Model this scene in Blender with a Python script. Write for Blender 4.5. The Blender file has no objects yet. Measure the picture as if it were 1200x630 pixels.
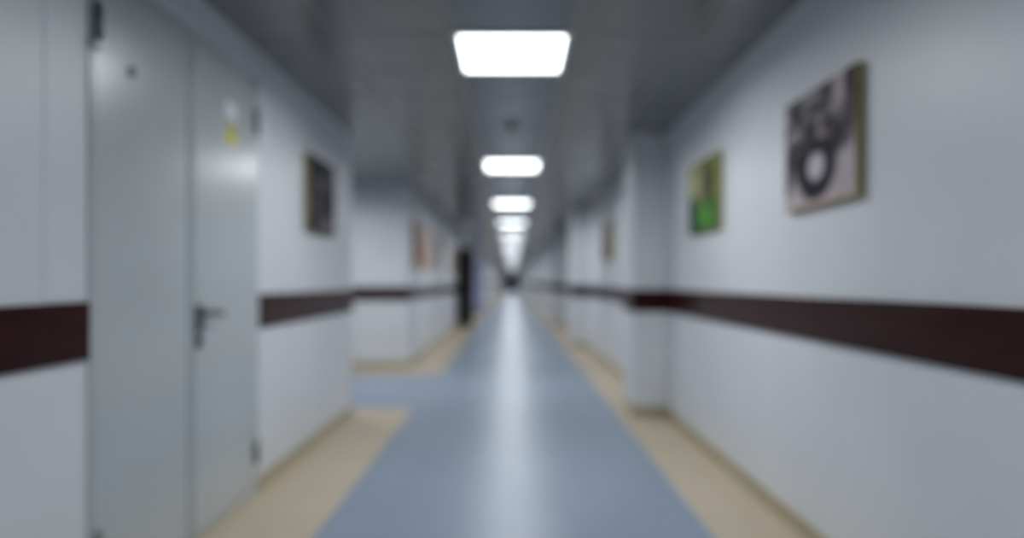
import bpy, bmesh, math, random
from mathutils import Vector, Matrix

random.seed(7)
scene = bpy.context.scene
COL = scene.collection

# ------------------------------------------------------------------ measures (metres); camera at x=0, y=0
EYE = 1.20
CEIL = 2.54
XL, XR = -1.464, 1.38            # inner faces of the corridor walls
Y_BACK, Y_END = -5.0, 76.0
T = 0.20                         # wall thickness
SIDE0, SIDE1 = 5.84, 9.00        # side corridor opening in the left wall
SIDE_X = -6.0
RAIL0, RAIL1 = 0.935, 1.130      # dark wall guard
SKIRT = 0.082

# ------------------------------------------------------------------ materials
def new_mat(name):
    m = bpy.data.materials.new(name)
    m.use_nodes = True
    nt = m.node_tree
    b = nt.nodes['Principled BSDF']
    return m, nt, b

def noise_mix(nt, b, c0, c1, scale, detail=3.0, lo=0.35, hi=0.65, stretch=None):
    tc = nt.nodes.new('ShaderNodeTexCoord')
    src = tc.outputs['Object']
    if stretch:
        mp = nt.nodes.new('ShaderNodeMapping')
        mp.inputs['Scale'].default_value = stretch
        nt.links.new(src, mp.inputs['Vector'])
        src = mp.outputs['Vector']
    n = nt.nodes.new('ShaderNodeTexNoise')
    n.inputs['Scale'].default_value = scale
    n.inputs['Detail'].default_value = detail
    nt.links.new(src, n.inputs['Vector'])
    r = nt.nodes.new('ShaderNodeValToRGB')
    r.color_ramp.elements[0].position = lo
    r.color_ramp.elements[1].position = hi
    r.color_ramp.elements[0].color = (*c0, 1)
    r.color_ramp.elements[1].color = (*c1, 1)
    nt.links.new(n.outputs['Fac'], r.inputs['Fac'])
    return tc, n, r

def paint(name, c0, c1, rough=0.5, scale=3.0, bump=0.0, bscale=60.0, spec=0.5, metallic=0.0,
          stretch=None, coat=0.0, coat_rough=0.1):
    m, nt, b = new_mat(name)
    tc, n, r = noise_mix(nt, b, c0, c1, scale, stretch=stretch)
    nt.links.new(r.outputs['Color'], b.inputs['Base Color'])
    b.inputs['Roughness'].default_value = rough
    b.inputs['Specular IOR Level'].default_value = spec
    b.inputs['Metallic'].default_value = metallic
    b.inputs['Coat Weight'].default_value = coat
    b.inputs['Coat Roughness'].default_value = coat_rough
    if bump:
        n2 = nt.nodes.new('ShaderNodeTexNoise')
        n2.inputs['Scale'].default_value = bscale
        n2.inputs['Detail'].default_value = 2.0
        nt.links.new(tc.outputs['Object'], n2.inputs['Vector'])
        bp = nt.nodes.new('ShaderNodeBump')
        bp.inputs['Strength'].default_value = bump
        bp.inputs['Distance'].default_value = 0.002
        nt.links.new(n2.outputs['Fac'], bp.inputs['Height'])
        nt.links.new(bp.outputs['Normal'], b.inputs['Normal'])
    return m

def tile_mat(name, c0, c1, joint, size, rough, jw=0.004, spec=0.36):
    """floor tiles: slight tone shift from tile to tile, thin joints"""
    m, nt, b = new_mat(name)
    tc = nt.nodes.new('ShaderNodeTexCoord')
    br = nt.nodes.new('ShaderNodeTexBrick')
    br.offset = 0.0
    br.inputs['Scale'].default_value = 1.0
    br.inputs['Brick Width'].default_value = size
    br.inputs['Row Height'].default_value = size
    br.inputs['Mortar Size'].default_value = jw
    br.inputs['Mortar Smooth'].default_value = 0.2
    br.inputs['Bias'].default_value = 0.0
    br.inputs['Color1'].default_value = (*c0, 1)
    br.inputs['Color2'].default_value = (*c1, 1)
    br.inputs['Mortar'].default_value = (*joint, 1)
    nt.links.new(tc.outputs['Object'], br.inputs['Vector'])
    n = nt.nodes.new('ShaderNodeTexNoise')
    n.inputs['Scale'].default_value = 1.7
    n.inputs['Detail'].default_value = 4
    nt.links.new(tc.outputs['Object'], n.inputs['Vector'])
    mr = nt.nodes.new('ShaderNodeMapRange')
    mr.inputs['From Min'].default_value = 0.3
    mr.inputs['From Max'].default_value = 0.7
    mr.inputs['To Min'].default_value = rough - 0.008
    mr.inputs['To Max'].default_value = rough + 0.008
    nt.links.new(n.outputs['Fac'], mr.inputs['Value'])
    nt.links.new(mr.outputs['Result'], b.inputs['Roughness'])
    nt.links.new(br.outputs['Color'], b.inputs['Base Color'])
    b.inputs['Specular IOR Level'].default_value = spec
    return m

def emit_mat(name, color, strength):
    m, nt, b = new_mat(name)
    b.inputs['Base Color'].default_value = (0.8, 0.8, 0.8, 1)
    b.inputs['Emission Color'].default_value = (*color, 1)
    b.inputs['Emission Strength'].default_value = strength
    return m

def print_mat(name):
    m, nt, b = new_mat(name)
    a = nt.nodes.new('ShaderNodeVertexColor')
    a.layer_name = 'print'
    nt.links.new(a.outputs['Color'], b.inputs['Base Color'])
    b.inputs['Roughness'].default_value = 0.6
    b.inputs['Specular IOR Level'].default_value = 0.15
    n = nt.nodes.new('ShaderNodeTexNoise')
    n.inputs['Scale'].default_value = 400
    bp = nt.nodes.new('ShaderNodeBump')
    bp.inputs['Strength'].default_value = 0.15
    nt.links.new(n.outputs['Fac'], bp.inputs['Height'])
    nt.links.new(bp.outputs['Normal'], b.inputs['Normal'])
    return m

M = {}
M['wall'] = paint('wall_paint', (0.60, 0.625, 0.66), (0.655, 0.675, 0.705), 0.42, 1.2, 0.25, 35, spec=0.5)
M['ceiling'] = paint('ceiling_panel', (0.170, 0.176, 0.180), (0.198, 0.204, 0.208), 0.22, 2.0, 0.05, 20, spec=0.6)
M['grid'] = paint('ceiling_grid_metal', (0.235, 0.242, 0.252), (0.27, 0.277, 0.287), 0.30, 4.0)
M['blue'] = tile_mat('blue_floor_tile', (0.216, 0.272, 0.352), (0.230, 0.288, 0.372), (0.190, 0.240, 0.312), 0.30, 0.345)
M['beige'] = tile_mat('beige_floor_tile', (0.455, 0.385, 0.282), (0.485, 0.410, 0.300), (0.40, 0.338, 0.248), 0.30, 0.38)
M['skirt'] = paint('skirting_tile', (0.34, 0.305, 0.20), (0.39, 0.35, 0.23), 0.4, 6.0)
M['rail'] = paint('dark_brown_laminate', (0.023, 0.0055, 0.0055), (0.034, 0.0085, 0.0085), 0.22, 5.0,
                  stretch=(8, 0.6, 8), spec=0.13)
M['door'] = paint('grey_door_enamel', (0.42, 0.455, 0.475), (0.445, 0.48, 0.50), 0.27, 1.5, 0.12, 9, spec=0.5)
M['door'].node_tree.nodes['Principled BSDF'].inputs['IOR'].default_value = 1.9
M['frame'] = paint('grey_frame_enamel', (0.37, 0.41, 0.44), (0.40, 0.44, 0.47), 0.30, 2.0)
M['dark_metal'] = paint('dark_metal', (0.025, 0.04, 0.045), (0.04, 0.055, 0.06), 0.35, 20, metallic=0.3)
M['hinge'] = paint('hinge_metal', (0.075, 0.09, 0.09), (0.10, 0.115, 0.115), 0.35, 20, metallic=0.5)
M['hinge_grey'] = paint('painted_hinge', (0.17, 0.19, 0.19), (0.20, 0.22, 0.22), 0.35, 20, metallic=0.2)
M['chrome'] = paint('chrome', (0.8, 0.8, 0.86), (0.86, 0.86, 0.92), 0.18, 5, metallic=1.0)
M['white'] = paint('white_plastic', (0.72, 0.73, 0.74), (0.78, 0.79, 0.80), 0.4, 5)
M['grey_plastic'] = paint('grey_plastic', (0.10, 0.105, 0.10), (0.13, 0.135, 0.13), 0.45, 8)
M['paper'] = paint('white_paper', (0.66, 0.68, 0.72), (0.72, 0.74, 0.78), 0.6, 5)
M['yellow'] = paint('yellow_vinyl', (0.60, 0.56, 0.01), (0.66, 0.61, 0.015), 0.45, 5)
M['black'] = paint('black_vinyl', (0.02, 0.02, 0.02), (0.03, 0.03, 0.03), 0.5, 5)
M['edge'] = paint('canvas_edge', (0.22, 0.19, 0.07), (0.30, 0.26, 0.11), 0.7, 25)
M['print'] = print_mat('canvas_print')
M['brown_wood'] = paint('dark_brown_door_wood', (0.013, 0.0075, 0.006), (0.024, 0.013, 0.010), 0.45, 4, stretch=(8, 8, 0.5), spec=0.15)
M['pale_door'] = paint('pale_door_enamel', (0.50, 0.51, 0.54), (0.54, 0.55, 0.58), 0.35, 2)
M['beige_door'] = paint('beige_door_laminate', (0.50, 0.41, 0.34), (0.56, 0.46, 0.38), 0.4, 3, stretch=(6, 6, 0.5))
M['lilac'] = paint('lilac_enamel', (0.38, 0.40, 0.58), (0.42, 0.44, 0.63), 0.4, 3)
M['far_door'] = paint('far_door_paint', (0.02, 0.022, 0.035), (0.03, 0.032, 0.045), 0.5, 3)
M['lamp_frame'] = paint('lamp_frame_enamel', (0.62, 0.63, 0.65), (0.68, 0.69, 0.71), 0.35, 3)
M['lamp'] = emit_mat('lamp_diffuser', (0.90, 0.96, 1.0), 5.2)

# ------------------------------------------------------------------ mesh helpers
def obj(name, bm, mats, parent=None, smooth=False):
    me = bpy.data.meshes.new(name)
    bmesh.ops.recalc_face_normals(bm, faces=bm.faces[:])
    bm.to_mesh(me); bm.free()
    for m in (mats if isinstance(mats, (list, tuple)) else [mats]):
        me.materials.append(m)
    if smooth:
        for p in me.polygons: p.use_smooth = True
    o = bpy.data.objects.new(name, me)
    COL.objects.link(o)
    if parent: o.parent = parent
    return o

def tag(o, label, cat, group=None, kind=None):
    o['label'] = label; o['category'] = cat
    if group: o['group'] = group
    if kind: o['kind'] = kind
    return o

def thing(name, loc, label, cat, group=None, kind=None, rz=0.0):
    o = bpy.data.objects.new(name, None)
    o.empty_display_size = 0.1
    COL.objects.link(o)
    o.location = loc; o.rotation_euler = (0, 0, rz)
    return tag(o, label, cat, group, kind)

def add_box(bm, x0, x1, y0, y1, z0, z1, bevel=0.0, mi=0, seg=2):
    b2 = bmesh.new()
    bmesh.ops.create_cube(b2, size=1.0)
    bmesh.ops.scale(b2, vec=(x1-x0, y1-y0, z1-z0), verts=b2.verts)
    bmesh.ops.translate(b2, vec=((x0+x1)/2, (y0+y1)/2, (z0+z1)/2), verts=b2.verts)
    if bevel:
        bmesh.ops.bevel(b2, geom=b2.edges[:], offset=bevel, segments=seg, profile=0.5, affect='EDGES')
    merge(bm, b2, mi)
    return bm

def merge(bm, b2, mi=0):
    mp = {v: bm.verts.new(v.co) for v in b2.verts}
    for f in b2.faces:
        nf = bm.faces.new([mp[v] for v in f.verts])
        nf.material_index = mi
        nf.smooth = f.smooth
    b2.free()

def box(*a, **k):
    return add_box(bmesh.new(), *a, **k)

def add_cyl(bm, p0, p1, r0, r1=None, n=24, mi=0):
    r1 = r0 if r1 is None else r1
    p0, p1 = Vector(p0), Vector(p1)
    d = p1 - p0
    b2 = bmesh.new()
    bmesh.ops.create_cone(b2, cap_ends=True, segments=n, radius1=r0, radius2=r1, depth=d.length)
    rot = Vector((0, 0, 1)).rotation_difference(d.normalized()).to_matrix().to_4x4()
    bmesh.ops.transform(b2, matrix=Matrix.Translation((p0+p1)/2) @ rot, verts=b2.verts)
    for f in b2.faces: f.smooth = len(f.verts) == 4
    merge(bm, b2, mi)
    return bm

def add_tube(bm, pts, r, n=14):
    """round tube swept along points, ends capped"""
    pts = [Vector(p) for p in pts]
    rings = []
    for i, p in enumerate(pts):
        d = (pts[min(i+1, len(pts)-1)] - pts[max(i-1, 0)]).normalized()
        a = d.orthogonal().normalized() if i == 0 else (a - d*a.dot(d)).normalized()
        c = d.cross(a)
        rings.append([bm.verts.new(p + r*(math.cos(2*math.pi*k/n)*a + math.sin(2*math.pi*k/n)*c)) for k in range(n)])
    for r0, r1 in zip(rings, rings[1:]):
        for k in range(n):
            f = bm.faces.new((r0[k], r0[(k+1) % n], r1[(k+1) % n], r1[k])); f.smooth = True
    bm.faces.new(rings[0][::-1]); bm.faces.new(rings[-1])
    return bm

def add_lathe(bm, prof, n=32):
    """profile [(r, z)] spun about z"""
    rings = []
    for r, z in prof:
        if r < 1e-6: rings.append([bm.verts.new((0, 0, z))])
        else: rings.append([bm.verts.new((r*math.cos(2*math.pi*k/n), r*math.sin(2*math.pi*k/n), z)) for k in range(n)])
    for a, b in zip(rings, rings[1:]):
        for k in range(n):
            k2 = (k+1) % n
            if len(a) == 1: vs = (a[0], b[k], b[k2])
            elif len(b) == 1: vs = (a[k], a[k2], b[0])
            else: vs = (a[k], a[k2], b[k2], b[k])
            f = bm.faces.new(vs); f.smooth = True
    return bm

# ------------------------------------------------------------------ doors along the walls (y0, y1, top)
DOOR_A = (2.215, 3.665, 2.335)
DOOR_B = (17.5, 18.44, 2.16)
LEFT_DOORS = [(32.0, 33.0, 2.1), (46.0, 47.2, 2.1), (57.0, 58.0, 2.1)]
RIGHT_DOORS = [(13.6, 14.6, 2.1), (25.4, 26.4, 2.1), (37.2, 38.2, 2.1), (49.0, 50.0, 2.1)]
PIL = [5.75 + 5.86*i for i in range(12)]
PIL_W, PIL_X = 0.45, 1.09

# ------------------------------------------------------------------ setting: floor, ceiling, walls
def structure(o, label, cat):
    return tag(o, label, cat, None, 'structure')

def quad(bm, x0, x1, y0, y1, z, mi):
    f = bm.faces.new([bm.verts.new(p) for p in ((x0, y0, z), (x1, y0, z), (x1, y1, z), (x0, y1, z))])
    f.material_index = mi

bm = bmesh.new()
BX0, BX1 = -0.935, 0.95
BS0, BS1 = 6.08, 8.32
add_box(bm, BX0, BX1, Y_BACK-T, Y_END+T, -0.12, 0, mi=0)
add_box(bm, BX1, XR+T, Y_BACK-T, Y_END+T, -0.12, 0, mi=1)
add_box(bm, SIDE_X-T, BX0, BS0, BS1, -0.12, 0, mi=0)
add_box(bm, SIDE_X-T, BX0, Y_BACK-T, BS0, -0.12, 0, mi=1)
add_box(bm, SIDE_X-T, BX0, BS1, Y_END+T, -0.12, 0, mi=1)
structure(obj('floor', bm, [M['blue'], M['beige']]),
          'polished blue tiled corridor floor with beige tile borders along both walls', 'floor')

structure(obj('ceiling', box(SIDE_X-T, XR+T, Y_BACK-T, Y_END+T, CEIL, CEIL+0.1), M['ceiling']),
          'dark grey satin panel ceiling running the length of the corridor', 'ceiling')

bm = bmesh.new()
for x in (-0.965, -0.325, 0.325, 0.965):
    add_box(bm, x-0.011, x+0.011, Y_BACK, Y_END, CEIL-0.004, CEIL+0.01)
y = 3.75 - 0.3 - 3.6*2 - 0.6
while y < Y_END:
    add_box(bm, XL, XR, y-0.006, y+0.006, CEIL-0.002, CEIL+0.01)
    y += 0.6
structure(obj('ceiling_grid', bm, M['grid']), 'thin grey metal grid between the ceiling panels', 'ceiling grid')

def wall_run(x0, x1, y0, y1, holes):
    bm = bmesh.new()
    y = y0
    for a, b, zt in sorted(h for h in holes if h[0] > y0 and h[1] < y1):
        add_box(bm, x0, x1, y, a, 0, CEIL)
        add_box(bm, x0, x1, a, b, zt, CEIL)
        y = b
    add_box(bm, x0, x1, y, y1, 0, CEIL)
    bmesh.ops.remove_doubles(bm, verts=bm.verts[:], dist=1e-5)
    return bm

structure(obj('wall_left', wall_run(XL-T, XL, Y_BACK, SIDE0, [DOOR_A]), M['wall']),
          'near left white wall around the grey double door, up to the side passage', 'wall')
structure(obj('wall_left', wall_run(XL-T, XL, SIDE1, Y_END, [DOOR_B]+LEFT_DOORS), M['wall']),
          'far left white wall beyond the side passage', 'wall')
structure(obj('wall_right', wall_run(XR, XR+T, Y_BACK, Y_END, RIGHT_DOORS), M['wall']),
          'long white wall on the right with the pictures', 'wall')
structure(obj('wall_side', box(SIDE_X, XL-T, SIDE1, SIDE1+T, 0, CEIL), M['wall']),
          'white wall of the side passage facing the viewer', 'wall')
structure(obj('wall_side', box(SIDE_X, XL-T, SIDE0-T, SIDE0, 0, CEIL), M['wall']),
          'near white wall of the side passage, turned away from view', 'wall')
structure(obj('wall_side', box(SIDE_X-T, SIDE_X, SIDE0-T, SIDE1+T, 0, CEIL), M['wall']),
          'white wall closing the far end of the side passage', 'wall')
structure(obj('wall_back', box(XL-T, XR+T, Y_BACK-T, Y_BACK, 0, CEIL), M['wall']),
          'white wall behind the viewer closing the corridor', 'wall')
ED0, ED1, EDZ = -0.70, 0.70, 2.1
bm = bmesh.new()
add_box(bm, XL-T, ED0, Y_END, Y_END+T, 0, CEIL)
add_box(bm, ED1, XR+T, Y_END, Y_END+T, 0, CEIL)
add_box(bm, ED0, ED1, Y_END, Y_END+T, EDZ, CEIL)
structure(obj('wall_end', bm, M['wall']), 'small distant wall around the dark end door', 'wall')
# a closed room behind the open brown door
rb = bmesh.new()
add_box(rb, XL-T-2.1, XL-T-2.0, 17.1, 18.9, 0, CEIL)
add_box(rb, XL-T-2.0, XL-T, 17.0, 17.1, 0, CEIL)
add_box(rb, XL-T-2.0, XL-T, 18.9, 19.0, 0, CEIL)
structure(obj('wall_room', rb, M['wall']), 'walls of the unlit room behind the open brown door', 'wall')

ordinal = ['first', 'second', 'third', 'fourth', 'fifth', 'sixth', 'seventh', 'eighth', 'ninth', 'tenth',
           'eleventh', 'twelfth', 'thirteenth', 'fourteenth', 'fifteenth', 'sixteenth', 'seventeenth',
           'eighteenth', 'nineteenth', 'twentieth', 'twenty-first']
for i, y in enumerate(PIL):
    lab = ('white wall pillar standing out just past the green picture' if i == 0 else
           'white wall pillar, %s one down the wall with the pictures' % ordinal[i])
    structure(obj('pillar', box(PIL_X, XR, y, y+PIL_W, 0, CEIL, bevel=0.006), M['wall']), lab, 'pillar')

# ------------------------------------------------------------------ skirting tiles and dark wall guard boards
def gaps(y0, y1, cuts):
    out = []; y = y0
    for a, b in sorted(cuts):
        if b <= y0 or a >= y1: continue
        if a > y: out.append((y, a))
        y = max(y, b)
    if y < y1: out.append((y, y1))
    return out

FR = 0.05
left_cut = [(SIDE0, SIDE1)] + [(d[0]-FR, d[1]+FR) for d in [DOOR_B]+LEFT_DOORS] + [(DOOR_A[0]-0.012, DOOR_A[1]+0.03)]
right_cut = [(d[0]-FR, d[1]+FR) for d in RIGHT_DOORS] + [(y, y+PIL_W) for y in PIL]

def skirt_bm(boxes):
    bm = bmesh.new()
    for b in boxes: add_box(bm, *b, 0.0, SKIRT, bevel=0.003, seg=1)
    return bm
ls = gaps(Y_BACK, Y_END, left_cut)
structure(obj('baseboard_left', skirt_bm([(XL, XL+0.012, a, b) for a, b in ls if b <= SIDE0+0.1]), M['skirt']),
          'beige skirting tiles below the near left wall', 'baseboard')
structure(obj('baseboard_left', skirt_bm([(XL, XL+0.012, a, b) for a, b in ls if a >= SIDE1-0.1]), M['skirt']),
          'beige skirting tiles along the left wall past the side passage', 'baseboard')
structure(obj('baseboard_side', skirt_bm([(SIDE_X, XL+0.012, SIDE1-0.012, SIDE1)]), M['skirt']),
          'beige skirting tiles at the foot of the wall facing down the side passage', 'baseboard')
structure(obj('baseboard_side', skirt_bm([(SIDE_X, XL, SIDE0, SIDE0+0.012)]), M['skirt']),
          'beige skirting tiles on the hidden near side of the side passage', 'baseboard')
structure(obj('baseboard_right', skirt_bm([(XR-0.012, XR, a, b) for a, b in gaps(Y_BACK, Y_END, right_cut)]), M['skirt']),
          'beige skirting tiles along the wall with the pictures', 'baseboard')
bl = []
for y in PIL:
    bl += [(PIL_X-0.012, XR, y-0.012, y), (PIL_X-0.012, PIL_X, y, y+PIL_W), (PIL_X-0.012, XR, y+PIL_W, y+PIL_W+0.012)]
structure(obj('baseboard_pillars', skirt_bm(bl), M['skirt']), 'beige skirting tiles around the feet of the wall pillars', 'baseboard')

def board(name, b, label):
    o = obj(name, box(*b, RAIL0, RAIL1, bevel=0.004), M['rail'])
    return structure(o, label, 'wall guard')
RT = 0.016
tn = 1
def next_trim():
    global tn
    tn += 1
    return 'trim_%d' % (tn-1)

board(next_trim(), (XL, XL+RT, -1.2, 2.20), 'dark brown wall guard board left of the grey double door')
board(next_trim(), (XL, XL+RT, -4.9, -1.204), 'dark brown wall guard board on the left wall behind the viewer')
board(next_trim(), (XL, XL+RT, 3.70, SIDE0), 'dark brown wall guard board between the grey door and the side passage')
board(next_trim(), (SIDE_X, XL+RT, SIDE1-RT, SIDE1), 'dark brown wall guard board on the wall facing down the side passage')
board(next_trim(), (XR-RT, XR, 2.875, 5.75-RT), 'dark brown wall guard board under both pictures up to the pillar')
board(next_trim(), (XR-RT-0.003, XR, -0.9, 2.871), 'dark brown wall guard board nearest on the picture wall')
board(next_trim(), (XR-RT, XR, -4.9, -0.904), 'dark brown wall guard board on the picture wall behind the viewer')

def run_boards(side, segs, text):
    n = 0
    for a, b in segs:
        k = max(1, round((b-a)/2.95)); L = (b-a)/k
        for j in range(k):
            y0, y1 = a+j*L+0.001, a+(j+1)*L-0.001
            bx = (XL, XL+RT, y0, y1) if side == 'l' else (XR-RT, XR, y0, y1)
            board(next_trim(), bx, text % ordinal[min(n, 20)]); n += 1

run_boards('l', [(max(a, SIDE1+0.001), b) for a, b in ls if a >= SIDE1-0.1],
           'dark brown wall guard board, %s one along the left wall past the side passage')
run_boards('r', [(a, b) for a, b in gaps(6.2, Y_END, right_cut)],
           'dark brown wall guard board, %s one along the wall behind the first pillar')
for i, y in enumerate(PIL):
    bm = bmesh.new()
    add_box(bm, PIL_X-RT, XR, y-RT, y, RAIL0, RAIL1, bevel=0.003)
    add_box(bm, PIL_X-RT, PIL_X, y, y+PIL_W, RAIL0, RAIL1, bevel=0.003)
    add_box(bm, PIL_X-RT, XR, y+PIL_W, y+PIL_W+RT, RAIL0, RAIL1, bevel=0.003)
    structure(obj(next_trim(), bm, M['rail']),
              'dark brown wall guard wrapped around the %s pillar of the picture wall' % ordinal[i], 'wall guard')

# smooth filler strip of wall beside the double door
structure(obj(next_trim(), box(XL, XL+0.003, 2.0, 2.195, RAIL1+0.002, CEIL, bevel=0.0012), M['wall']),
          'narrow smooth wall strip above the wall guard left of the grey door', 'trim')

# ------------------------------------------------------------------ the grey double door
def hinge_part(door, y, z, s, ball=False):
    bm = bmesh.new()
    add_box(bm, 0.024, 0.029, y, y+s*0.035, z-0.055, z+0.055, bevel=0.0015)
    add_cyl(bm, (0.034, y-s*0.004, z-0.065), (0.034, y-s*0.004, z+0.065), 0.010)
    hm = M['hinge'] if ball else M['hinge_grey']
    h = obj('hinge', bm, hm, door)
    c = bmesh.new()
    b2 = bmesh.new()
    r = 0.021 if ball else 0.011
    bmesh.ops.create_uvsphere(b2, u_segments=20, v_segments=12, radius=r)
    for f in b2.faces: f.smooth = True
    bmesh.ops.translate(b2, vec=(0.034, y-s*0.004, z-0.065-r*0.8), verts=b2.verts)
    merge(c, b2)
    k = obj('hinge_cap', c, M['chrome'] if ball else hm, h)
    if ball: k['label'] = 'bright chrome hinge cap'
    return h

ya, yb, zt = DOOR_A
door = thing('door_1', (XL-0.010, 0, 0), 'pale grey glossy metal double door with a dark lever handle', 'door', None, 'structure')
bm = bmesh.new()
add_box(bm, -0.10, 0.021, ya-0.012, ya+0.012, 0, zt, bevel=0.003)
add_box(bm, -0.10, 0.016, yb-0.04, yb+0.015, 0, zt, bevel=0.003)
add_box(bm, -0.10, 0.016, ya-0.01, yb+0.015, zt-0.04, zt+0.015, bevel=0.003)
add_box(bm, -0.10, 0.012, ya+0.04, yb-0.04, 0.0, 0.035, bevel=0.003)
obj('door_frame', bm, M['door'], door)
SEAM = 2.905
lf = obj('door_leaf', box(-0.035, 0.022, ya+0.015, SEAM-0.0025, 0.042, zt-0.043, bevel=0.003), M['door'], door)
rf = obj('door_leaf', box(-0.035, 0.022, SEAM+0.0025, yb-0.043, 0.042, zt-0.043, bevel=0.003), M['door'], door)
lf['label'] = 'wide plain leaf without a handle'
rf['label'] = 'leaf with the lever handle and yellow sticker'
obj('meeting_strip', box(0.022, 0.027, SEAM-0.035, SEAM-0.003, 0.05, zt-0.05, bevel=0.0015), M['frame'], lf)
obj('bolt_cover', add_cyl(bmesh.new(), (0.020, 2.44, 2.0), (0.030, 2.44, 2.0), 0.022), M['hinge'], lf)
hinge_part(door, ya+0.018, 2.11, 1, ball=True)
hinge_part(door, ya+0.018, 0.27, 1)
hinge_part(door, yb-0.045, 2.11, -1)
hinge_part(door, yb-0.045, 0.25, -1)
# handle: long back plate, lever and keyhole
bm = box(0.022, 0.034, 2.920, 2.972, 0.895, 1.095, bevel=0.006, seg=3)
hp = obj('handle_plate', bm, M['dark_metal'], rf)
bm = bmesh.new()
add_cyl(bm, (0.028, 2.946, 1.055), (0.036, 2.946, 1.055), 0.018)
pts = [(0.034, 2.946, 1.055), (0.062, 2.946, 1.055)]
for k in range(1, 6):
    a = math.pi/2*k/5
    pts.append((0.062+0.014*math.sin(a), 2.946+0.014*(1-math.cos(a)), 1.055))
pts += [(0.076, 3.00, 1.054), (0.076, 3.05, 1.052), (0.074, 3.09, 1.050)]
add_tube(bm, pts, 0.0135)
obj('lever', bm, M['dark_metal'], hp)
bm = bmesh.new()
add_cyl(bm, (0.028, 2.946, 0.965), (0.036, 2.946, 0.965), 0.011)
add_box(bm, 0.028, 0.036, 2.942, 2.950, 0.937, 0.965, bevel=0.001)
obj('lock_cylinder', bm, M['chrome'], hp)

# the handle leaf stands a finger's width ajar, hinged at its far edge
AJAR = math.radians(0.7)
hy = yb-0.043
rf.rotation_euler = (0, 0, AJAR)
rf.location = (hy*math.sin(AJAR), hy-hy*math.cos(AJAR), 0)
def on_leaf(y, z, off):
    x0, y0 = off, y-hy
    return (XL-0.010+x0*math.cos(AJAR)-y0*math.sin(AJAR), hy+x0*math.sin(AJAR)+y0*math.cos(AJAR), z)

# stickers on the door
o = obj('door_label', box(0, 0.0016, -0.065, 0.065, -0.045, 0.045, bevel=0.0005), M['paper'])
o.location = on_leaf(3.30, 2.08, 0.0222); o.rotation_euler = (0, 0, AJAR)
tag(o, 'small white paper label above the yellow sticker on the grey door', 'label')
wt = thing('warning_sign', on_leaf(3.30, 1.965, 0.0222), 'small yellow warning triangle sticker on the grey door', 'sign', rz=AJAR)
def prism_x(bm, pts, x0, x1, mi=0):
    a = [bm.verts.new((x0, p[0], p[1])) for p in pts]
    b = [bm.verts.new((x1, p[0], p[1])) for p in pts]
    bm.faces.new(a); bm.faces.new(b[::-1])
    for i in range(len(pts)):
        j = (i+1) % len(pts)
        bm.faces.new((a[i], a[j], b[j], b[i]))
    for f in bm.faces: f.material_index = mi
    return bm
obj('sign_plate', prism_x(bmesh.new(), [(-0.075, -0.055), (0.075, -0.055), (0.012, 0.065), (-0.012, 0.065)], 0, 0.0015), M['yellow'], wt)
bm = prism_x(bmesh.new(), [(-0.006, -0.012), (0.006, -0.012), (0.010, 0.030), (-0.010, 0.030)], 0.0015, 0.0022)
add_cyl(bm, (0.0015, 0, -0.028), (0.0022, 0, -0.028), 0.008, n=12)
obj('sign_symbol', bm, M['black'], wt)

# ------------------------------------------------------------------ the open brown door far on the left
ya, yb, zt = DOOR_B
d2 = thing('door_2', (XL, ya, 0), 'dark brown wooden door standing open into the corridor on the far left', 'door', None, 'structure')
bm = bmesh.new()
add_box(bm, -T, 0.015, 0.0, 0.04, 0, zt, bevel=0.003)
add_box(bm, -T, 0.015, yb-ya-0.04, yb-ya, 0, zt, bevel=0.003)
add_box(bm, -T, 0.015, 0.04, yb-ya-0.04, zt-0.04, zt, bevel=0.003)
obj('door_frame', bm, M['brown_wood'], d2)
leaf = obj('door_leaf', box(0, 0.045, -0.90, 0, 0.01, zt-0.05, bevel=0.003), M['brown_wood'], d2)
leaf.location = (0.07, 0.02, 0)
leaf.rotation_euler = (0, 0, math.radians(22))
bm = bmesh.new()
for s in (-1, 1):
    x = 0.0 if s < 0 else 0.045
    add_cyl(bm, (x, -0.83, 1.02), (x+s*0.05, -0.83, 1.02), 0.010)
    add_tube(bm, [(x+s*0.05, -0.835, 1.02), (x+s*0.052, -0.78, 1.02), (x+s*0.05, -0.71, 1.018)], 0.010)
obj('door_handle', bm, M['chrome'], leaf)

# ------------------------------------------------------------------ closed doors far along both walls
def plain_door(n, side, d, mat, label):
    ya, yb, zt = d
    s = 1 if side == 'l' else -1
    r = thing('door_%d' % n, (XL if side == 'l' else XR, (ya+yb)/2, 0), label, 'door', None, 'structure',
              0 if side == 'l' else math.pi)
    w = (yb-ya)/2
    bm = bmesh.new()
    add_box(bm, -0.12, 0.014, -w-0.04, -w+0.03, 0, zt, bevel=0.003)
    add_box(bm, -0.12, 0.014, w-0.03, w+0.04, 0, zt, bevel=0.003)
    add_box(bm, -0.12, 0.014, -w-0.04, w+0.04, zt-0.03, zt+0.04, bevel=0.003)
    obj('door_frame', bm, mat, r)
    lf = obj('door_leaf', box(-0.05, -0.008, -w+0.033, w-0.033, 0.012, zt-0.033, bevel=0.003), mat, r)
    bm = bmesh.new()
    add_box(bm, -0.008, -0.002, -w+0.07, -w+0.11, 0.93, 1.12, bevel=0.002)
    add_cyl(bm, (-0.004, -w+0.09, 1.05), (0.04, -w+0.09, 1.05), 0.010)
    add_tube(bm, [(0.04, -w+0.085, 1.05), (0.042, -w+0.15, 1.05), (0.04, -w+0.21, 1.048)], 0.010)
    obj('door_handle', bm, M['chrome'], lf)
n = 3
for i, d in enumerate(RIGHT_DOORS):
    plain_door(n, 'r', d, M['pale_door'], 'pale closed door, %s one along the pillared wall' % ordinal[i]); n += 1
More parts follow.
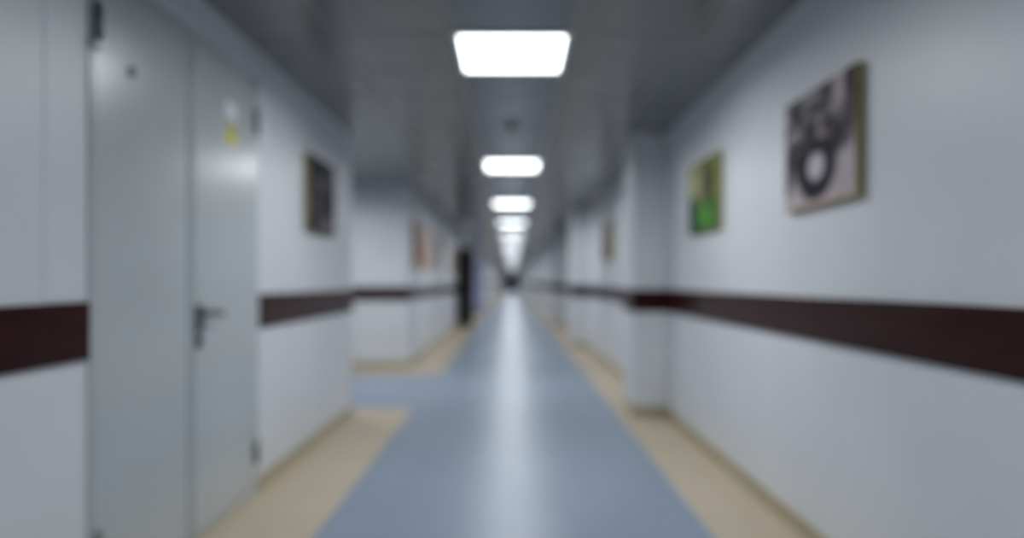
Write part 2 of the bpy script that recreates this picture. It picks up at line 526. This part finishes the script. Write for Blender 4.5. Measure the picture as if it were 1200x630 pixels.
for i, d in enumerate(LEFT_DOORS):
    plain_door(n, 'l', d, M['beige_door'], 'beige closed door, %s one past the lilac cabinet' % ordinal[i]); n += 1

ed = thing('door_%d' % n, (0, Y_END, 0), 'dark double door closing the distant end of the corridor', 'door', None, 'structure')
bm = bmesh.new()
add_box(bm, ED0, ED0+0.05, -0.012, 0.12, 0, EDZ, bevel=0.003)
add_box(bm, ED1-0.05, ED1, -0.012, 0.12, 0, EDZ, bevel=0.003)
add_box(bm, ED0+0.05, ED1-0.05, -0.012, 0.12, EDZ-0.05, EDZ, bevel=0.003)
obj('door_frame', bm, M['far_door'], ed)
for s in (-1, 1):
    a, b = (ED0+0.052, -0.003) if s < 0 else (0.003, ED1-0.052)
    lf = obj('door_leaf', box(a, b, 0.02, 0.06, 0.01, EDZ-0.053, bevel=0.003), M['far_door'], ed)
    bm = add_tube(bmesh.new(), [(s*0.08, 0.02, 0.95), (s*0.08, -0.03, 0.97), (s*0.08, -0.03, 1.18), (s*0.08, 0.02, 1.2)], 0.012)
    obj('pull_handle', bm, M['chrome'], lf)

# ------------------------------------------------------------------ lilac cabinet by the left wall
cb = thing('tall_cabinet', (XL+0.22, 24.5, 0), 'tall lilac cabinet standing against the far left wall beyond the brown door', 'cabinet')
bm = box(-0.205, 0.19, -0.45, 0.45, 0.08, 2.1, bevel=0.006)
obj('cabinet_body', bm, M['lilac'], cb)
for s in (-1, 1):
    a, b = (-0.445, -0.003) if s < 0 else (0.003, 0.445)
    dl = obj('cabinet_door', box(0.19, 0.21, a, b, 0.09, 2.09, bevel=0.004), M['lilac'], cb)
    obj('handle', add_tube(bmesh.new(), [(0.21, s*0.04, 1.0), (0.235, s*0.04, 1.0), (0.235, s*0.04, 1.15), (0.21, s*0.04, 1.15)], 0.006), M['chrome'], dl)
obj('plinth', box(-0.20, 0.18, -0.44, 0.44, 0, 0.08, bevel=0.003), M['grey_plastic'], cb)

# ------------------------------------------------------------------ canvases
def ell(u, v, cu, cv, ru, rv, soft=0.25):
    d = math.sqrt(((u-cu)/ru)**2 + ((v-cv)/rv)**2)
    return max(0.0, min(1.0, (1+soft-d)/(2*soft)))
def mix(a, b, t): return tuple(a[i]*(1-t)+b[i]*t for i in range(3))
def vnoise(u, v, s):
    def h(i, j):
        x = math.sin(i*127.1+j*311.7+s*74.7)*43758.5453
        return x - math.floor(x)
    i, j = math.floor(u), math.floor(v); fu, fv = u-i, v-j
    fu, fv = fu*fu*(3-2*fu), fv*fv*(3-2*fv)
    return (h(i, j)*(1-fu)+h(i+1, j)*fu)*(1-fv) + (h(i, j+1)*(1-fu)+h(i+1, j+1)*fu)*fv

BLK = (0.008, 0.010, 0.016); PINK = (0.44, 0.36, 0.385); RED = (0.07, 0.016, 0.022)
def paint_ring(u, v):
    c = mix(PINK, (0.50, 0.45, 0.47), vnoise(u*6, v*6, 1))
    c = mix(c, (0.05, 0.045, 0.055), 0.85*ell(u, v, 0.36, 0.62, 0.40, 0.26, 0.5)*(0.35+0.65*vnoise(u*9, v*11, 2)))
    for cu, cv, ru, rv, k in ((0.19, 0.90, 0.15, 0.09, 1.0), (0.24, 0.80, 0.05, 0.10, .6), (0.63, 0.88, 0.09, 0.15, 1.0), (0.60, 0.74, 0.05, 0.12, .8),
                              (0.52, 0.60, 0.20, 0.15, .95), (0.76, 0.52, 0.16, 0.14, 1), (0.40, 0.56, 0.10, 0.14, .9),
                              (0.10, 0.57, 0.11, 0.10, .9), (0.06, 0.36, 0.08, 0.22, .85), (0.20, 0.40, 0.06, 0.12, .6),
                              (0.30, 0.70, 0.07, 0.09, .7), (0.86, 0.66, 0.04, 0.12, .5), (0.48, 0.13, 0.16, 0.08, 1.0), (0.38, 0.30, 0.08, 0.16, .9)):
        c = mix(c, BLK, k*ell(u, v, cu, cv, ru, rv, 0.3))
    c = mix(c, RED, 0.8*ell(u, v, 0.56, 0.60, 0.07, 0.08, 0.5))
    c = mix(c, (0.03, 0.014, 0.018), 0.95*ell(u, v, 0.945, 0.80, 0.085, 0.36, 0.3))
    k = vnoise(u*14, v*17, 23)*vnoise(u*8, v*6, 29)
    c = mix(c, (0.42, 0.36, 0.40), min(1.0, 1.7*k)*ell(u, v, 0.35, 0.68, 0.45, 0.25, 0.5))
    c = mix(c, BLK, min(1.0, 2.2*vnoise(u*13, v*12, 31)**3)*ell(u, v, 0.35, 0.60, 0.5, 0.42, 0.4))
    c = mix(c, BLK, 0.98*ell(u, v, 0.49, 0.31, 0.28, 0.255, 0.10))
    c = mix(c, (0.55, 0.50, 0.55), 0.97*ell(u, v, 0.49, 0.33, 0.115, 0.115, 0.2))
    return mix(c, (0.45, 0.28, 0.17), 0.6*max(0, min(1, (0.06-v)/0.05)))
def paint_green(u, v):
    n = vnoise(u*7, v*7, 4)
    c = mix((0.12, 0.16, 0.025), (0.28, 0.31, 0.08), n)
    c = mix(c, (0.47, 0.45, 0.24), 0.8*ell(u, v, 0.25, 0.72, 0.3, 0.25, 0.5))
    g = mix((0.018, 0.09, 0.015), (0.06, 0.22, 0.025), vnoise(u*5, v*6, 5))
    c = mix(c, g, max(0, min(1, (0.46-v)/0.08)))
    c = mix(c, (0.045, 0.03, 0.022), 0.95*ell(u, v, 0.68, 0.64, 0.19, 0.32, 0.5))
    c = mix(c, (0.008, 0.035, 0.022), 0.95*ell(u, v, 0.12, 0.24, 0.26, 0.30, 0.5))
    c = mix(c, (0.10, 0.33, 0.035), 0.8*ell(u, v, 0.55, 0.22, 0.2, 0.16, 0.5))
    return c
def paint_dark(u, v):
    n = vnoise(u*6, v*7, 8)
    c = mix((0.006, 0.007, 0.011), (0.016, 0.015, 0.02), n)
    c = mix(c, (0.22, 0.20, 0.22), 0.6*ell(u, v, 0.42, 0.66, 0.12, 0.08, 0.5))
    c = mix(c, (0.26, 0.23, 0.24), 0.7*ell(u, v, 0.68, 0.12, 0.22, 0.09, 0.5))
    c = mix(c, (0.20, 0.18, 0.20), 0.6*ell(u, v, 0.88, 0.85, 0.12, 0.14, 0.5))
    c = mix(c, (0.16, 0.14, 0.15), 0.5*ell(u, v, 0.2, 0.36, 0.10, 0.08, 0.5))
    return c
def paint_rust(u, v):
    c = mix((0.42, 0.36, 0.34), (0.50, 0.42, 0.38), vnoise(u*5, v*5, 11))
    c = mix(c, (0.05, 0.035, 0.035), 0.9*ell(u, v, 0.15, 0.5, 0.2, 0.6, 0.4))
    return mix(c, (0.40, 0.15, 0.08), 0.85*ell(u, v, 0.70, 0.40, 0.25, 0.40, 0.5))
def paint_peach(u, v):
    c = mix((0.46, 0.36, 0.32), (0.52, 0.44, 0.40), vnoise(u*5, v*5, 13))
    c = mix(c, (0.45, 0.17, 0.09), 0.85*ell(u, v, 0.45, 0.30, 0.30, 0.30, 0.5))
    return mix(c, (0.06, 0.05, 0.05), 0.8*ell(u, v, 0.95, 0.5, 0.10, 0.6, 0.4))
def paint_grey(u, v):
    c = mix((0.14, 0.13, 0.13), (0.30, 0.28, 0.27), vnoise(u*5, v*6, 15))
    return mix(c, (0.05, 0.045, 0.04), 0.8*ell(u, v, 0.4, 0.5, 0.22, 0.38, 0.5))
def paint_brown(u, v):
    c = mix((0.20, 0.10, 0.08), (0.33, 0.19, 0.15), vnoise(u*5, v*6, 17))
    return mix(c, (0.06, 0.03, 0.03), 0.8*ell(u, v, 0.6, 0.4, 0.25, 0.35, 0.5))
def paint_ochre(u, v):
    c = mix((0.30, 0.26, 0.25), (0.40, 0.34, 0.33), vnoise(u*5, v*5, 19))
    c = mix(c, (0.07, 0.055, 0.06), 0.85*ell(u, v, 0.35, 0.30, 0.36, 0.34, 0.5))
    return mix(c, (0.48, 0.30, 0.08), 0.85*ell(u, v, 0.82, 0.36, 0.16, 0.30, 0.5))

def canvas(side, y0, y1, z0, z1, fn, label, depth=0.036, nu=72, nv=56):
    w, h = y1-y0, z1-z0
    right = side == 'r'
    r = thing('canvas_picture', (XR if right else XL, (y0+y1)/2, z0), label, 'picture', 'canvas pictures on the corridor walls',
              None, math.pi if right else 0.0)
    # local: wall plane x=0, the picture faces +x, viewer's left = -y
    fb = box(0.001, depth, -w/2, w/2, 0, h, bevel=0.004)
    obj('stretched_canvas', fb, M['edge'], r)
    bm = bmesh.new()
    e = 0.004
    grid = [[bm.verts.new((depth+0.0006, -w/2+e+(w-2*e)*i/nu, e+(h-2*e)*j/nv)) for i in range(nu+1)] for j in range(nv+1)]
    for j in range(nv):
        for i in range(nu):
            bm.faces.new((grid[j][i], grid[j][i+1], grid[j+1][i+1], grid[j+1][i]))
    o = obj('canvas_print', bm, M['print'], r)
    ca = o.data.color_attributes.new('print', 'FLOAT_COLOR', 'POINT')
    for j in range(nv+1):
        for i in range(nu+1):
            ca.data[j*(nu+1)+i].color = (*fn(i/nu, j/nv), 1)
    hg = bmesh.new()
    add_box(hg, 0.0, 0.006, -0.02, 0.02, h, h+0.012, bevel=0.001)
    obj('hanger', hg, M['hinge'], r)
    return r
canvas('r', 2.50, 3.15, 1.535, 2.06, paint_ring, 'large canvas of black shapes around a dark ring on pale pink')
canvas('r', 4.18, 4.86, 1.552, 2.06, paint_green, 'bright green landscape canvas with a brown tree next to the pillar')
canvas('r', 8.65, 9.55, 1.50, 2.06, paint_ochre, 'small canvas with a dark patch and ochre corner beyond the first pillar')
canvas('l', 4.50, 5.16, 1.56, 2.115, paint_dark, 'almost black canvas between the grey door and the side passage')
canvas('l', 9.35, 10.1, 1.40, 2.12, paint_rust, 'tall canvas with a dark edge and rust patch at the passage corner', nu=30, nv=30)
canvas('l', 10.45, 11.25, 1.38, 2.12, paint_peach, 'peach and orange canvas, second past the side passage', nu=30, nv=30)
canvas('l', 12.35, 13.3, 1.42, 2.10, paint_grey, 'grey canvas, third past the side passage', nu=30, nv=30)
canvas('l', 15.2, 16.1, 1.42, 2.05, paint_brown, 'brown canvas just before the open brown door', nu=30, nv=30)

# ------------------------------------------------------------------ ceiling lights
LAMP_W, LAMP_C, LAMP_SPREAD = 30.0, (0.95, 0.975, 1.0), 168.0
def lamp_proto():
    r = thing('ceiling_light', (0, 3.75, CEIL), '', 'ceiling light')
    s = 0.305
    bm = bmesh.new()
    for a in (-1, 1):
        add_box(bm, a*s-0.012, a*s+0.012, -s-0.012, s+0.012, -0.014, 0.0, bevel=0.002)
        add_box(bm, -s+0.012, s-0.012, a*s-0.012, a*s+0.012, -0.014, 0.0, bevel=0.002)
    obj('frame', bm, M['lamp_frame'], r)
    obj('diffuser', box(-s+0.010, s-0.010, -s+0.010, s-0.010, -0.011, -0.003, bevel=0.002), M['lamp'], r)
    # the tubes of the louvred fitting throw most of their light downwards
    ld = bpy.data.lights.new('tubes', 'AREA')
    ld.shape = 'SQUARE'; ld.size = 2*s-0.04
    ld.energy = LAMP_W; ld.color = LAMP_C; ld.spread = math.radians(LAMP_SPREAD)
    lo = bpy.data.objects.new('tubes', ld); COL.objects.link(lo)
    lo.parent = r; lo.location = (0, 0, -0.015)
    return r
def copy_thing(src):
    r = src.copy(); COL.objects.link(r)
    for ch in list(src.children):
        c = ch.copy(); COL.objects.link(c); c.parent = r
    return r
lp = lamp_proto()
NL = 20
for i in range(-2, NL):
    o = lp if i == -2 else copy_thing(lp)
    o.location = (0, 3.75+3.598*i, CEIL)
    o['group'] = 'square ceiling lights down the corridor'
    if i < 0:
        o['label'] = ('lit square ceiling light overhead, just above the viewer' if i == -1 else
                      'lit square ceiling light behind the viewer')
    elif i == 0:
        o['label'] = 'largest and nearest lit square ceiling light'
    elif i < 7:
        o['label'] = 'lit square ceiling light, %s from the near end of the row' % ordinal[i]
    else:
        o['label'] = 'one of the tiny merged lit ceiling lights at the distant end of the row'

# unseen light added round the corner to brighten the passage wall facing the viewer
o = copy_thing(lp); o.location = (-2.65, 7.4, CEIL)
o['label'] = 'added square ceiling light, unseen, brightening the side passage'; o['group'] = 'added side passage lights'

# ------------------------------------------------------------------ smoke detector
sd = thing('smoke_detector', (0.0, 5.50, CEIL), 'small round smoke detector on the ceiling between the two nearest lights', 'smoke detector')
obj('detector_base', add_lathe(bmesh.new(), [(0, 0), (0.055, 0), (0.055, -0.010), (0.050, -0.014), (0, -0.014)]), M['grey_plastic'], sd)
obj('detector_head', add_lathe(bmesh.new(), [(0.044, -0.014), (0.046, -0.026), (0.038, -0.036), (0.020, -0.042), (0, -0.043)]), M['grey_plastic'], sd)

# ------------------------------------------------------------------ world, camera, view
w = bpy.data.worlds.new('World'); scene.world = w
w.use_nodes = True
w.node_tree.nodes['Background'].inputs[0].default_value = (0.02, 0.022, 0.025, 1)
w.node_tree.nodes['Background'].inputs[1].default_value = 0.2

cam = bpy.data.cameras.new('camera')
co = bpy.data.objects.new('camera', cam); COL.objects.link(co)
co.location = (0, 0, EYE)
co.rotation_euler = (math.radians(90), 0, 0)
cam.sensor_width = 36.0
cam.lens = 750/1200*36.0
cam.shift_y = 15/1200
cam.clip_start = 0.02; cam.clip_end = 200
cam.dof.use_dof = True                 # the photograph is focused just in front of the lens
cam.dof.focus_distance = 0.80
cam.dof.aperture_fstop = 0.98
scene.camera = co

scene.view_settings.view_transform = 'Standard'
scene.view_settings.look = 'None'
scene.view_settings.gamma = 1.0
scene.view_settings.exposure = 0.0
scene.view_settings.use_curve_mapping = False
scene.cycles.use_denoising = True
scene.cycles.max_bounces = 10
scene.cycles.diffuse_bounces = 6
scene.cycles.sample_clamp_indirect = 8.0
